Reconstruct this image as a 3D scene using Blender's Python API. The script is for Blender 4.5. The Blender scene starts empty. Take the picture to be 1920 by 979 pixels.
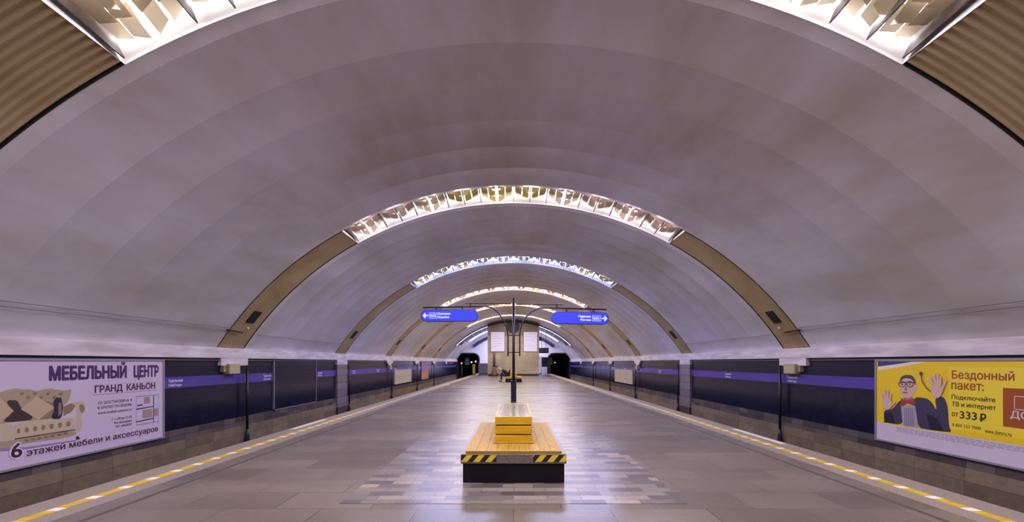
import bpy, bmesh, math, random
from mathutils import Vector, Matrix
from mathutils.geometry import delaunay_2d_cdt
random.seed(7)
S = bpy.context.scene
COL = S.collection
PI = math.pi

# ------------------------------------------------------------------ camera, world, exposure
FPX = 850.0
EYE = 1.6
cam = bpy.data.cameras.new('camera'); camo = bpy.data.objects.new('camera', cam); COL.objects.link(camo)
camo.location = (0, 0, EYE); camo.rotation_euler = (PI/2, 0, 0)
cam.sensor_width = 36; cam.lens = FPX/1920*36
cam.shift_x = -3/1920; cam.shift_y = 190.5/1920
cam.clip_start = 0.05; cam.clip_end = 300
S.camera = camo
w = bpy.data.worlds.new('world'); S.world = w; w.use_nodes = True
w.node_tree.nodes['Background'].inputs[0].default_value = (0.5, 0.48, 0.6, 1)
w.node_tree.nodes['Background'].inputs[1].default_value = 0.02
S.view_settings.view_transform = 'Standard'; S.view_settings.look = 'None'
S.view_settings.exposure = 0.0; S.view_settings.gamma = 1; S.view_settings.use_curve_mapping = False
S.cycles.use_denoising = True
S.cycles.max_bounces = 10; S.cycles.diffuse_bounces = 8; S.cycles.glossy_bounces = 4
S.cycles.sample_clamp_indirect = 6
S.cycles.caustics_reflective = False; S.cycles.caustics_refractive = False
# emission of the tubes in each arch lamp, nearest first: colour and strength
TUBE = [((1.0, .95, .94), 150), ((.98, .96, 1.0), 130), ((.93, .92, 1.0), 120), ((.50, .59, 1.0), 165), ((1.0, .93, .92), 140), ((1.0, .90, .78), 150), ((1.0, .91, .80), 170)]
STRIP = 68.0; TUBE_F = .15
END_LIGHT = ((.74, .76, 1.0), 5.0)

# ------------------------------------------------------------------ place dimensions (metres)
R = 10.52; ZC = 6.8 - R           # vault radius and its centre height
WX = 8.8                          # track wall
EDGE = 5.42                       # platform edge
RW = 1.36                         # width of a rib
RIBS = [-4.30, 4.59, 13.48, 22.37, 31.26, 40.15, 49.04]
LIT = math.radians(28.6); SPR = math.asin(WX/R)
YEND = 70.0; YBACK = -13.0

# ------------------------------------------------------------------ helpers
def lin(c):
    f = lambda v: v/12.92 if v <= .04045 else ((v+.055)/1.055)**2.4
    return tuple(f(v/255) for v in c) + (1,)

def mat(name, col, rough=.6, metal=0., spec=.5, emit=None, strength=0., coat=0., trans=0.):
    m = bpy.data.materials.new(name); m.use_nodes = True
    b = m.node_tree.nodes['Principled BSDF']
    b.inputs['Base Color'].default_value = lin(col)
    b.inputs['Roughness'].default_value = rough; b.inputs['Metallic'].default_value = metal
    b.inputs['Specular IOR Level'].default_value = spec
    b.inputs['Coat Weight'].default_value = coat
    if emit is not None:
        b.inputs['Emission Color'].default_value = tuple(emit)[:3] + (1,)
        b.inputs['Emission Strength'].default_value = strength
    return m

class NT:
    def __init__(s, m):
        s.m = m; s.t = m.node_tree; s.b = s.t.nodes['Principled BSDF']
    def n(s, typ, **kw):
        nd = s.t.nodes.new(typ)
        for k, v in kw.items():
            if k.startswith('i_'):
                key = k[2:].replace('_', ' ')
                nd.inputs[int(key) if key.isdigit() else key].default_value = v
            else: setattr(nd, k, v)
        return nd
    def l(s, a, b): s.t.links.new(a, b)
    def coord(s, scale=(1, 1, 1), rot=(0, 0, 0), loc=(0, 0, 0)):
        c = s.n('ShaderNodeTexCoord'); mp = s.n('ShaderNodeMapping')
        mp.inputs['Scale'].default_value = scale; mp.inputs['Rotation'].default_value = rot; mp.inputs['Location'].default_value = loc
        s.l(c.outputs['Object'], mp.inputs['Vector']); return mp.outputs['Vector']
    def noise(s, vec, scale, detail=3, rough=.5):
        x = s.n('ShaderNodeTexNoise'); x.inputs['Scale'].default_value = scale; x.inputs['Detail'].default_value = detail; x.inputs['Roughness'].default_value = rough
        s.l(vec, x.inputs['Vector']); return x.outputs['Fac']
    def ramp(s, fac, stops):
        r = s.n('ShaderNodeValToRGB'); e = r.color_ramp.elements
        while len(e) < len(stops): e.new(.5)
        for k, (p, c) in enumerate(stops): e[k].position = p; e[k].color = lin(c)
        s.l(fac, r.inputs['Fac']); return r.outputs['Color']
    def mix(s, a, b, fac, blend='MIX'):
        x = s.n('ShaderNodeMix', data_type='RGBA', blend_type=blend)
        for i, v in ((0, fac), (6, a), (7, b)):
            if hasattr(v, 'is_linked') or hasattr(v, 'links'): s.l(v, x.inputs[i])
            else: x.inputs[i].default_value = v
        return x.outputs[2]
    def bump(s, h, strength=.2, dist=.01):
        x = s.n('ShaderNodeBump'); x.inputs['Strength'].default_value = strength; x.inputs['Distance'].default_value = dist
        s.l(h, x.inputs['Height']); s.l(x.outputs['Normal'], s.b.inputs['Normal'])

class MB:
    """collects geometry in world coordinates, builds ONE mesh object"""
    def __init__(s): s.v = []; s.f = []; s.mi = []; s.m = 0
    def face(s, pts):
        i = len(s.v); s.v += [tuple(p) for p in pts]; s.f.append(tuple(range(i, i+len(pts)))); s.mi.append(s.m); return s
    def box(s, x0, x1, y0, y1, z0, z1):
        i = len(s.v)
        s.v += [(x, y, z) for z in (z0, z1) for y in (y0, y1) for x in (x0, x1)]
        for q in ((0, 2, 3, 1), (4, 5, 7, 6), (0, 1, 5, 4), (2, 6, 7, 3), (0, 4, 6, 2), (1, 3, 7, 5)):
            s.f.append(tuple(i+k for k in q)); s.mi.append(s.m)
        return s
    def grid(s, rows, flip=False):
        i = len(s.v); n = len(rows[0])
        for r in rows: s.v += [tuple(p) for p in r]
        for a in range(len(rows)-1):
            for b in range(n-1):
                q = (i+a*n+b, i+a*n+b+1, i+(a+1)*n+b+1, i+(a+1)*n+b)
                s.f.append(q[::-1] if flip else q); s.mi.append(s.m)
        return s
    def tube(s, pts, r, seg=10, cap=True):
        pts = [Vector(p) for p in pts]; rs = r if isinstance(r, (list, tuple)) else [r]*len(pts)
        i = len(s.v); up = None
        for k, p in enumerate(pts):
            d = (pts[min(k+1, len(pts)-1)] - pts[max(k-1, 0)]).normalized()
            if up is None: up = Vector((0, 0, 1)) if abs(d.z) < .9 else Vector((0, 1, 0))
            a = d.cross(up)
            if a.length < 1e-4: a = d.cross(Vector((1, 0, 0)))
            a.normalize(); b = a.cross(d).normalized(); up = b
            for j in range(seg):
                t = 2*PI*j/seg; s.v.append(tuple(p + (a*math.cos(t)+b*math.sin(t))*rs[k]))
        for k in range(len(pts)-1):
            for j in range(seg):
                j2 = (j+1) % seg
                s.f.append((i+k*seg+j, i+k*seg+j2, i+(k+1)*seg+j2, i+(k+1)*seg+j)); s.mi.append(s.m)
        if cap:
            s.f.append(tuple(i+j for j in range(seg))[::-1]); s.mi.append(s.m)
            e = i+(len(pts)-1)*seg; s.f.append(tuple(e+j for j in range(seg))); s.mi.append(s.m)
        return s
    def prism(s, poly, fn0, fn1):
        """poly of 2D points; fn0/fn1 map (u,v) to the back and front faces"""
        i = len(s.v); n = len(poly)
        s.v += [tuple(fn0(u, v)) for u, v in poly] + [tuple(fn1(u, v)) for u, v in poly]
        s.f.append(tuple(range(i, i+n))); s.mi.append(s.m); s.f.append(tuple(range(i+n, i+2*n))[::-1]); s.mi.append(s.m)
        for k in range(n):
            k2 = (k+1) % n
            s.f.append((i+k, i+n+k, i+n+k2, i+k2)); s.mi.append(s.m)
        return s
    def lathe(s, prof, cx, cy, seg=24):
        i = len(s.v); n = len(prof)
        for j in range(seg):
            t = 2*PI*j/seg
            for r, z in prof: s.v.append((cx+r*math.cos(t), cy+r*math.sin(t), z))
        for j in range(seg):
            j2 = (j+1) % seg
            for k in range(n-1):
                s.f.append((i+j*n+k, i+j2*n+k, i+j2*n+k+1, i+j*n+k+1)); s.mi.append(s.m)
        for k in (0, n-1):
            if prof[k][0] > 1e-4:
                t = tuple(i+j*n+k for j in range(seg)); s.f.append(t[::-1] if k == 0 else t); s.mi.append(s.m)
        return s
    def build(s, name, mats, parent=None, smooth=False, bevel=0., fix=True):
        off = wloc(parent) if parent else Vector((0, 0, 0))
        me = bpy.data.meshes.new(name)
        me.from_pydata([tuple(Vector(p)-off) for p in s.v], [], s.f)
        mats = mats if isinstance(mats, (list, tuple)) else [mats]
        for m in mats: me.materials.append(m)
        for p, k in zip(me.polygons, s.mi): p.material_index = k
        if fix:
            bm = bmesh.new(); bm.from_mesh(me); bmesh.ops.recalc_face_normals(bm, faces=bm.faces); bm.to_mesh(me); bm.free()
        if smooth:
            for p in me.polygons: p.use_smooth = True
        o = bpy.data.objects.new(name, me); COL.objects.link(o)
        if parent: o.parent = parent
        if bevel:
            b = o.modifiers.new('bevel', 'BEVEL'); b.width = bevel; b.segments = 2; b.limit_method = 'ANGLE'
        return o

def wloc(o):
    v = Vector((0, 0, 0))
    while o: v = v + Vector(o.location); o = o.parent
    return v
def tag(o, label, cat, group=None, kind=None):
    if label: o['label'] = label
    if cat: o['category'] = cat
    if group: o['group'] = group
    if kind: o['kind'] = kind
    return o
def thing(name, loc, label, cat, group=None):
    o = bpy.data.objects.new(name, None); COL.objects.link(o); o.location = loc; o.empty_display_size = .2
    return tag(o, label, cat, group)
def struct(o): o['kind'] = 'structure'; return o

def arc(th, r, y): return (r*math.sin(th), y, ZC + r*math.cos(th))
SIDE = {'left': -1, 'right': 1}

TXT = {}
def text_mesh(body, bold=0.):
    """outline of the lettering from Blender's own font, filled by a constrained triangulation"""
    if body in TXT: return TXT[body]
    cu = bpy.data.curves.new('lettering', 'FONT'); cu.body = body; cu.size = 1; cu.resolution_u = 3; cu.fill_mode = 'NONE'
    o = bpy.data.objects.new('lettering', cu); COL.objects.link(o)
    bpy.context.view_layer.update()
    dg = bpy.context.evaluated_depsgraph_get()
    me = bpy.data.meshes.new_from_object(o.evaluated_get(dg)); vs = [v.co.copy() for v in me.vertices]; es = [tuple(e.vertices) for e in me.edges]
    bpy.data.objects.remove(o); bpy.data.curves.remove(cu); bpy.data.meshes.remove(me)
    out = delaunay_2d_cdt([Vector((v.x, v.y)) for v in vs], es, [], 0, 1e-5)
    fs = []
    segs = [(vs[i], vs[j]) for i, j in es]
    for f in out[2]:
        c = sum((out[0][i] for i in f), Vector((0, 0)))/len(f); n = 0
        for p, q in segs:
            if (p.y > c.y) != (q.y > c.y) and p.x+(c.y-p.y)/(q.y-p.y)*(q.x-p.x) > c.x: n += 1
        if n % 2: fs.append(tuple(f))
    TXT[body] = ([Vector((v.x, v.y, 0)) for v in out[0]], fs)
    return TXT[body]
def text(name, body, m, fn, u0, u1, v0, vtop, parent, bold=0., ref=None, shear=0.):
    """lettering stretched from u0 to u1; the height of 'ref' (default a capital) runs from v0 to vtop"""
    vs, fs = text_mesh(body, 0)
    if not vs: return None
    rv, _ = text_mesh(ref or 'H', 0)
    h0, h1 = min(v.y for v in rv)-bold*.7, max(v.y for v in rv)+bold*.7; a, b = min(v.x for v in vs)-bold, max(v.x for v in vs)+bold
    mb = MB(); sx = (u1-u0)/(b-a); sy = (vtop-v0)/(h1-h0)
    p0, pu, pv = (Vector(fn(*q)) for q in ((u0, v0), (u0+1, v0), (u0, v0+1)))
    nrm = (pu-p0).cross(pv-p0).normalized()
    sh = [(0, 0)] if not bold else [(0, 0), (-1, 0), (1, 0), (0, .7), (0, -.7), (-.7, .5), (.7, .5), (-.7, -.5), (.7, -.5)]
    if bold > .05: sh += [(.5, 0), (-.5, 0), (.35, .25), (-.35, .25), (.35, -.25), (-.35, -.25)]
    for k, (dx, dy) in enumerate(sh):
        n0 = len(mb.v)
        mb.v += [tuple(Vector(fn(u0+(v.x+dx*bold-a)*sx + shear*(v.y-h0)*sy, v0+(v.y+dy*bold-h0)*sy))+nrm*.00008*k) for v in vs]
        mb.f += [tuple(i+n0 for i in f) for f in fs]
    mb.mi = [0]*len(mb.f)
    return mb.build(name, m, parent, fix=False)

# ------------------------------------------------------------------ materials
M = {}
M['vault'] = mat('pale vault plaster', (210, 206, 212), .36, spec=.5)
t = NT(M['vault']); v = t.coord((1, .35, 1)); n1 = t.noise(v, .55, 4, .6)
t.l(t.ramp(n1, [(.32, (188, 178, 174)), (.68, (222, 216, 230))]), t.b.inputs['Base Color'])  # plaster tone mottling, widened to paint in the lamps' lilac and brown light patches
M['recess'] = mat('white lamp recess', (222, 218, 218), .6)
M['cornice'] = mat('pale lilac cornice', (205, 192, 203), .45)
t = NT(M['cornice']); v = t.coord((.2, .5, 3)); t.l(t.ramp(t.noise(v, 2.2, 3), [(.35, (184, 170, 180)), (.65, (216, 204, 214))]), t.b.inputs['Base Color'])
M['panel'] = mat('champagne corrugated metal', (192, 170, 134), .42, metal=.3)
t = NT(M['panel']); v = t.coord(); t.l(t.ramp(t.noise(v, 1.2, 2), [(.3, (182, 158, 120)), (.7, (200, 178, 142))]), t.b.inputs['Base Color'])
M['dark_metal'] = mat('dark painted metal', (34, 28, 38), .4, metal=.3)
M['gold'] = mat('gold reflector sheet', (190, 170, 98), .42, metal=.15)
M['beige'] = mat('beige reflector sheet', (186, 168, 138), .42, metal=.15)
M['pink'] = mat('pink beige reflector sheet', (194, 166, 148), .42, metal=.15)
for q in ('gold', 'beige', 'pink'):
    t = NT(M[q]); tr = t.n('ShaderNodeBsdfTranslucent'); tr.inputs['Color'].default_value = tuple(q_**.6 for q_ in t.b.inputs['Base Color'].default_value)
    mx = t.n('ShaderNodeMixShader'); mx.inputs[0].default_value = .14
    out = t.t.nodes['Material Output']; t.l(t.b.outputs[0], mx.inputs[1]); t.l(tr.outputs[0], mx.inputs[2]); t.l(mx.outputs[0], out.inputs['Surface'])
M['divider'] = mat('dark lamp divider', (70, 55, 50), .6)
M['clip'] = mat('dark gap', (18, 14, 16), .9)

# navy tile wall
def brick_mat(name, c1, c2, mortar, wdt, hgt, ms, rough, swap, bump=.15, spec=.5, off=.0, bias=0., coat=0.):
    m = mat(name, c1, rough, spec=spec, coat=coat); t = NT(m)
    c = t.n('ShaderNodeTexCoord'); sp = t.n('ShaderNodeSeparateXYZ'); cb = t.n('ShaderNodeCombineXYZ')
    t.l(c.outputs['Object'], sp.inputs[0])
    t.l(sp.outputs[swap[0]], cb.inputs[0]); t.l(sp.outputs[swap[1]], cb.inputs[1])
    b = t.n('ShaderNodeTexBrick'); b.offset = off; b.squash = 1
    b.inputs['Color1'].default_value = lin(c1); b.inputs['Color2'].default_value = lin(c2); b.inputs['Mortar'].default_value = lin(mortar)
    b.inputs['Scale'].default_value = 1; b.inputs['Mortar Size'].default_value = ms; b.inputs['Mortar Smooth'].default_value = .2
    b.inputs['Bias'].default_value = bias; b.inputs['Brick Width'].default_value = wdt; b.inputs['Row Height'].default_value = hgt
    t.l(cb.outputs[0], b.inputs['Vector'])
    if bump:
        inv = t.n('ShaderNodeMath', operation='SUBTRACT'); inv.inputs[0].default_value = 1; t.l(b.outputs['Fac'], inv.inputs[1]); t.bump(inv.outputs[0], bump, .004)
    return m, t, b, cb
M['navy'], t, b, cb = brick_mat('navy glazed tile', (17, 18, 40), (26, 27, 52), (12, 12, 24), .15, .15, .004, .22, (1, 2))
t.l(b.outputs['Color'], t.b.inputs['Base Color'])
M['lilac'], t, b, cb = brick_mat('violet glazed tile', (74, 58, 142), (84, 66, 156), (58, 46, 110), .6, .29, .003, .25, (1, 2))
t.l(b.outputs['Color'], t.b.inputs['Base Color'])
M['plinth_dark'], t, b, cb = brick_mat('dark stone plinth', (58, 50, 54), (98, 86, 88), (32, 28, 28), .55, .31, .006, .45, (1, 2))
v = t.coord(); t.l(t.mix(b.outputs['Color'], t.ramp(t.noise(v, 30, 4, .7), [(.3, (60, 54, 52)), (.7, (200, 190, 186))]), .25, 'OVERLAY'), t.b.inputs['Base Color'])
M['plinth_light'], t, b, cb = brick_mat('brown stone plinth', (108, 93, 80), (134, 118, 102), (78, 67, 58), 1.1, .7, .006, .5, (1, 2))
v = t.coord(); t.l(t.mix(b.outputs['Color'], t.ramp(t.noise(v, 4, 6, .7), [(.3, (70, 58, 46)), (.7, (200, 188, 170))]), .45, 'OVERLAY'), t.b.inputs['Base Color'])
M['pilaster'], t, b, cb = brick_mat('grey tiled pilaster', (112, 100, 108), (124, 112, 120), (40, 36, 40), 2.0, .36, .012, .4, (1, 2))
t.l(b.outputs['Color'], t.b.inputs['Base Color'])
# granite platform
M['floor'], t, b, cb = brick_mat('polished granite slabs', (118, 105, 97), (140, 127, 118), (76, 67, 62), 1.05, .62, .005, .24, (0, 1), bump=0, off=.5)
v = t.coord(); sp1 = t.ramp(t.noise(v, 120, 2, .8), [(.36, (40, 34, 32)), (.5, (128, 128, 128)), (.68, (232, 214, 200))])
c1 = t.mix(b.outputs['Color'], sp1, .5, 'OVERLAY')
bl = t.ramp(t.noise(t.coord((.3, 1, 1)), .7, 2, .5), [(.3, (92, 88, 92)), (.5, (128, 128, 128)), (.72, (160, 152, 148))])
t.l(t.mix(c1, bl, .55, 'OVERLAY'), t.b.inputs['Base Color'])
rr = t.n('ShaderNodeMapRange'); rr.inputs['To Min'].default_value = .17; rr.inputs['To Max'].default_value = .38
t.l(t.noise(t.coord((.2, 1.2, 1)), .9, 2, .5), rr.inputs['Value']); t.l(rr.outputs[0], t.b.inputs['Roughness'])
M['edge_floor'] = mat('rough platform edge', (126, 112, 104), .6)
t = NT(M['edge_floor']); v = t.coord(); t.l(t.ramp(t.noise(v, 60, 3, .8), [(.3, (104, 92, 86)), (.7, (150, 136, 126))]), t.b.inputs['Base Color'])
M['joint'] = mat('dark floor joint', (72, 63, 60), .5)
M['inlay'], t, b, cb = brick_mat('mixed marble inlay', (86, 77, 80), (160, 146, 135), (90, 82, 80), .40, .17, .006, .28, (0, 1), bump=0, off=.37, bias=-.15)
vv = t.coord(); t.l(t.mix(b.outputs['Color'], t.ramp(t.noise(vv, 22, 5, .75), [(.35, (70, 66, 72)), (.65, (190, 184, 180))]), .4, 'OVERLAY'), t.b.inputs['Base Color'])
# yellow safety line with white studs every 0.44 m
M['line'] = mat('yellow safety line', (214, 178, 30), .5); t = NT(M['line'])
c = t.n('ShaderNodeTexCoord'); sp = t.n('ShaderNodeSeparateXYZ'); t.l(c.outputs['Object'], sp.inputs[0])
md = t.n('ShaderNodeMath', operation='FLOORED_MODULO'); t.l(sp.outputs[1], md.inputs[0]); md.inputs[1].default_value = .44
sub = t.n('ShaderNodeMath', operation='COMPARE'); t.l(md.outputs[0], sub.inputs[0]); sub.inputs[1].default_value = .09; sub.inputs[2].default_value = .055
wear = t.ramp(t.noise(t.coord(), 9, 4, .7), [(.3, (164, 134, 40)), (.6, (196, 162, 34))])
t.l(t.mix(wear, lin((226, 212, 202)), sub.outputs[0]), t.b.inputs['Base Color'])
M['white_paint'] = mat('worn white paint', (205, 196, 192), .6)
M['trackbed'] = mat('dark track bed', (40, 35, 32), .9)
M['back'] = mat('pale back wall', (150, 140, 145), .7)

# ------------------------------------------------------------------ structure: platform, trenches, walls
mb = MB(); mb.box(-EDGE+.75, EDGE-.75, YBACK, YEND+.0, -.25, 0); struct(mb.build('floor', M['floor']))
for s in (-1, 1):
    a, b2 = sorted((s*(EDGE-.75), s*EDGE))
    nm = 'left' if s < 0 else 'right'
    mb = MB(); mb.box(a, b2, YBACK, YEND, -.25, 0)
    x0, x1 = sorted((s*EDGE, s*(EDGE-.35))); mb.box(x0, x1, YBACK, YEND, -1.3, -.25)
    struct(mb.build('trim_platform_edge_'+nm, M['edge_floor']))
    x0, x1 = sorted((s*(EDGE-.2), s*(WX+.3))); mb = MB(); mb.box(x0, x1, YBACK, YEND, -1.4, -1.2); struct(mb.build('ground_trackbed_'+nm, M['trackbed']))
    x0, x1 = s*4.91, s*5.04; x0, x1 = min(x0, x1), max(x0, x1)
    mb = MB(); mb.box(x0, x1, YBACK, 69.9, -.004, .004); struct(mb.build('trim_safety_line_'+nm, M['line']))
    x0, x1 = sorted((s*4.33, s*4.39)); mb = MB(); mb.box(x0, x1, YBACK, 69.9, -.004, .0025); struct(mb.build('trim_floor_joint_'+nm, M['joint']))
for s, y0, y1 in ((-1, 10.9, 12.75), (1, 8.9, 10.9)):
    x0, x1 = sorted((s*5.25, s*5.36)); mb = MB(); mb.box(x0, x1, y0, y1, -.004, .003)
    struct(mb.build('trim_edge_dash_'+('left' if s < 0 else 'right'), M['white_paint']))
mb = MB(); mb.box(-1.97, 1.97, 5.13, 10.25, -.01, .004); struct(mb.build('trim_floor_inlay', M['inlay']))

def wall_fn(s, d=0.):            # (Y, z) on the track wall, d metres proud of it, seen from the platform
    return lambda y, z: (s*(WX-d), y, z)
for s in (-1, 1):
    nm = 'left' if s < 0 else 'right'
    mb = MB(); x0, x1 = sorted((s*WX, s*(WX+.3)))
    for k, (a, b2) in enumerate(((.94, 1.23), (-.15, .94), (1.23, 1.98), (-.45, -.15), (-1.4, -.45))):
        mb.m = [1, 0, 0, 2, 3][k]
        if k == 3: xa, xb = sorted((s*(WX-.02), s*(WX+.3)))
        elif k == 4: xa, xb = sorted((s*(WX-.05), s*(WX+.3)))
        else: xa, xb = x0, x1
        mb.box(xa, xb, YBACK, YEND, a, b2)
    wl = struct(mb.build('wall_'+nm, [M['navy'], M['lilac'], M['plinth_dark'], M['plinth_light']]))
    # station name on the violet band
    M.setdefault('white_letter', mat('white lettering', (225, 220, 235), .5))
    ys = [11.55+4.4*k for k in range(9)] if s < 0 else [14.55, 18.85, 27.5, 31.8, 36.1, 40.4, 44.7]
    for y in ys:
        if s < 0:
            if 15.5 < y < 16.2: y = 15.95
            fn = lambda u, v, y=y: (-(WX-.004), y+u, v)
        else: fn = lambda u, v, y=y: (WX-.004, y-u, v)
        text('lettering', 'Удельная', M['white_letter'], fn, 0, .5, 1.095, 1.17, wl, .01)
        text('lettering', "Udel'naya", M['white_letter'], fn, 0, .46, .985, 1.055, wl, .01)
    # cornice with a drop block under each rib
    mb = MB(); x0, x1 = sorted((s*(WX-.11), s*(WX+.1)))
    mb.box(x0, x1, YBACK, YEND, 1.73, 2.05)
    for k, y in enumerate(RIBS+[57.93]):
        if k < 4: mb.box(x0, x1, y, y+RW, 1.5, 1.731)
        else: mb.prism([(y-.15, 1.735), (y+RW+.15, 1.735), (y+RW-.1, 1.5), (y+RW*.6, 1.38), (y+RW*.4, 1.38), (y+.1, 1.5)], lambda u, v: (x0, u, v), lambda u, v: (x1, u, v))
    struct(mb.build('trim_cornice_'+nm, M['cornice'], bevel=.012))
    # thin double rail below the cornice
    M.setdefault('rail', mat('grey trim rail', (96, 88, 100), .35, metal=.6))
    mb = MB(); xs = sorted((s*(WX-.07), s*(WX+.05)))
    for a, b2 in zip([YBACK]+[y+RW for y in RIBS[:-1]], RIBS):
        mb.box(xs[0], xs[1], a+.02, b2-.02, 1.655, 1.69)
    struct(mb.build('trim_rail_'+nm, M['rail']))

# ------------------------------------------------------------------ vault: ring-ribbed shells between the lamp ribs
mb = MB(); NTH = 72
ths = [-SPR*1.004 + 2*SPR*1.004*k/NTH for k in range(NTH+1)]
bays = list(zip([YBACK]+[y+RW for y in RIBS], RIBS+[57.93])) + [(59.29, YEND)]
for a, b2 in bays:
    nr = max(1, round((b2-a-.44)/1.255)); p = (b2-a-.44)/nr
    def ring(y, r): return [arc(th, r, y) for th in ths]
    mb.grid([ring(a, R+.5), ring(a, R+.03)]); mb.grid([ring(a, R+.03), ring(a+.22, R-.005)])
    for k in range(nr):
        y0 = a+.22+k*p
        mb.grid([ring(y0+p*j/8, R-.005+.05*math.sin(PI*j/8)) for j in range(9)])
    mb.grid([ring(b2-.22, R-.005), ring(b2, R+.03)]); mb.grid([ring(b2, R+.03), ring(b2, R+.5)])
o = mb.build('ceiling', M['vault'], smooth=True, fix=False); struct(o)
mb = MB(); pts = [arc(th, R+.6, YBACK) for th in ths]
mb.face(pts+[(WX+.3, YBACK, -1.4), (-WX-.3, YBACK, -1.4)]); struct(mb.build('wall_back', M['back']))

# ------------------------------------------------------------------ arch lamps
NC = 20; DTH = 2*LIT/NC; TR = [.06, .30, .54, .78, 1.02]
def plate_mesh(name, kind, m):
    """half of a folded fan: kinds A and B differ in how far the fold hangs down, l / r is the half"""
    mb = MB(); w_ = .49
    for blade in (0, 1):
        rows = []
        for i in range(8):
            f = i/7; row = []
            for j in range(5):
                v_ = j/4; u = (blade + .06 + .88*v_)/2; c = u if kind[1] == 'l' else 1-u          # c = 1 on the fold
                low = .22-.20*c**1.2 if kind[0] == 'A' else .24-.11*c
                low += .035*(1 if (blade == 0) == (kind[1] == 'l') else 0)
                z = R+.36 + (low-.36)*f
                row.append(((u-.5)*w_*(1-.10*f), .22*f+.10*(.5-c)*(.3+.9*f)-.06*math.sin(PI*f)+.09*(v_-.5)*(1 if kind[1] == 'l' else -1)*f, z))
            rows.append(row)
        mb.grid(rows)
    o = mb.build(name, m, smooth=True, fix=False); me = o.data; bpy.data.objects.remove(o)
    return me
PL = {(k, c): plate_mesh('reflector_plate', k, M[c]) for k in ('Al', 'Ar', 'Bl', 'Br') for c in ('gold', 'beige', 'pink')}
mb = MB(); mb.prism([(.1, R+.40), (1.28, R+.40), (1.28, R+.02), (1.1, R+.02), (.8, R+.10), (.1, R+.16)], lambda u, v: (-.008, u, v), lambda u, v: (.008, u, v))
o = mb.build('divider', M['divider']); DIV = o.data; bpy.data.objects.remove(o)
ORD = ['rearmost, unseen', 'nearest', 'second', 'third', 'fourth', 'fifth', 'sixth and farthest']
LAMP_LABEL = ['arched ceiling lamp of gold plates over the platform end behind the viewpoint',
              'nearest arched ceiling lamp of gold reflector plates, cut off by the top of the photo',
              'second arched ceiling lamp of folded plates, the largest complete glowing arc',
              'third arched ceiling lamp of folded plates, thinner glowing arc inside the largest one',
              'fourth arched ceiling lamp, glowing arc just above the blue signs',
              'fifth arched ceiling lamp, glowing arc passing behind the sign post crossbars',
              'sixth and farthest arched ceiling lamp, small glowing arc over the marble end block']
for k, y in enumerate(RIBS):
    base = Vector((0, y, ZC+R))
    L = thing('arch_lamp', base, LAMP_LABEL[k], 'ceiling lamp', 'arched ceiling lamps')
    mb = MB(); tt = [-LIT*1.01 + 2.02*LIT*j/40 for j in range(41)]
    mb.grid([[arc(th, R+.455, y) for th in tt], [arc(th, R+.455, y+RW) for th in tt]])
    for e in (-1.01*LIT, 1.01*LIT): mb.face([arc(e, R+.455, y), arc(e, R+.455, y+RW), arc(e, R+.02, y+RW), arc(e, R+.02, y)])
    mb.grid([[arc(th, R+.455, y+RW-.012) for th in tt], [arc(th, R+.015, y+RW-.012) for th in tt]])
    mb.build('tray', M['recess'], L, smooth=False)
    col, st = TUBE[k]
    tm = mat('lamp tube', (255, 255, 255), .5, emit=col, strength=st*TUBE_F)
    mb = MB()
    a = LIT*2/9
    pts = [arc(-a*.46+a*.92*j/6, R+.33, 0) for j in range(7)]
    mb.tube([(p[0], 0, p[2]-ZC) for p in pts], .03, 8); o = mb.build('fluorescent_tube', tm, smooth=True); tme = o.data; bpy.data.objects.remove(o)
    def child(name, me, ty, th):
        c = bpy.data.objects.new(name, me); COL.objects.link(c); c.parent = L
        c.location = (0, ty, -R); c.rotation_euler = (0, th, 0)
        c.location = (0, ty, ZC-base.z); return c
    # plates are modelled about the arch centre, so each copy only turns about it
    for r_, ty in enumerate(TR):
        for c in range(NC):
            th = -LIT + DTH*(c+.5)
            kind = ('A' if (c//2 + r_) % 2 == 0 else 'B') + 'lr'[c % 2]
            q = math.sin((c//2)*.8+k*1.9+1.1)
            colr = 'gold' if q > .35 else ('pink' if q < -.35 else 'beige')
            if k == 1: colr = ['beige', 'gold', 'beige', 'beige'][(c*7+r_*3) % 4] if r_ < 3 else 'beige'
            child('reflector_plate', PL[(kind, colr)], ty, th)
    for c in [q for q in range(NC+1) if q % 2 == 0 or q % 4 == 3]: child('divider', DIV, 0, -LIT*.998 + 2*LIT*.998*c/NC)
    for ty in (.52, 1.29):
        for c in range(9): child('fluorescent_tube', tme, ty, -LIT + a*(c+.5))

    for ty in (.30, .82):
        for c in range(10):
            la = bpy.data.lights.new('lamp_strip', 'AREA'); la.shape = 'RECTANGLE'; la.size = .5; la.size_y = .12
            tint = (.93, .86, 1.08) if c in (0, 1, 8, 9) else ((1, .97, 1.0) if c in (2, 3, 6, 7) else (1, 1, .93))
            la.color = tuple(min(1, q_*w_) for q_, w_ in zip(col, tint)); la.energy = STRIP*st/130*.6
            q = bpy.data.objects.new('lamp_strip', la); COL.objects.link(q); q.parent = L
            th = -LIT+LIT*2/10*(c+.5); p = Vector(arc(th, R+.07, y+ty))-base
            q.location = p; q.rotation_euler = (0, th, 0)

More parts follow.
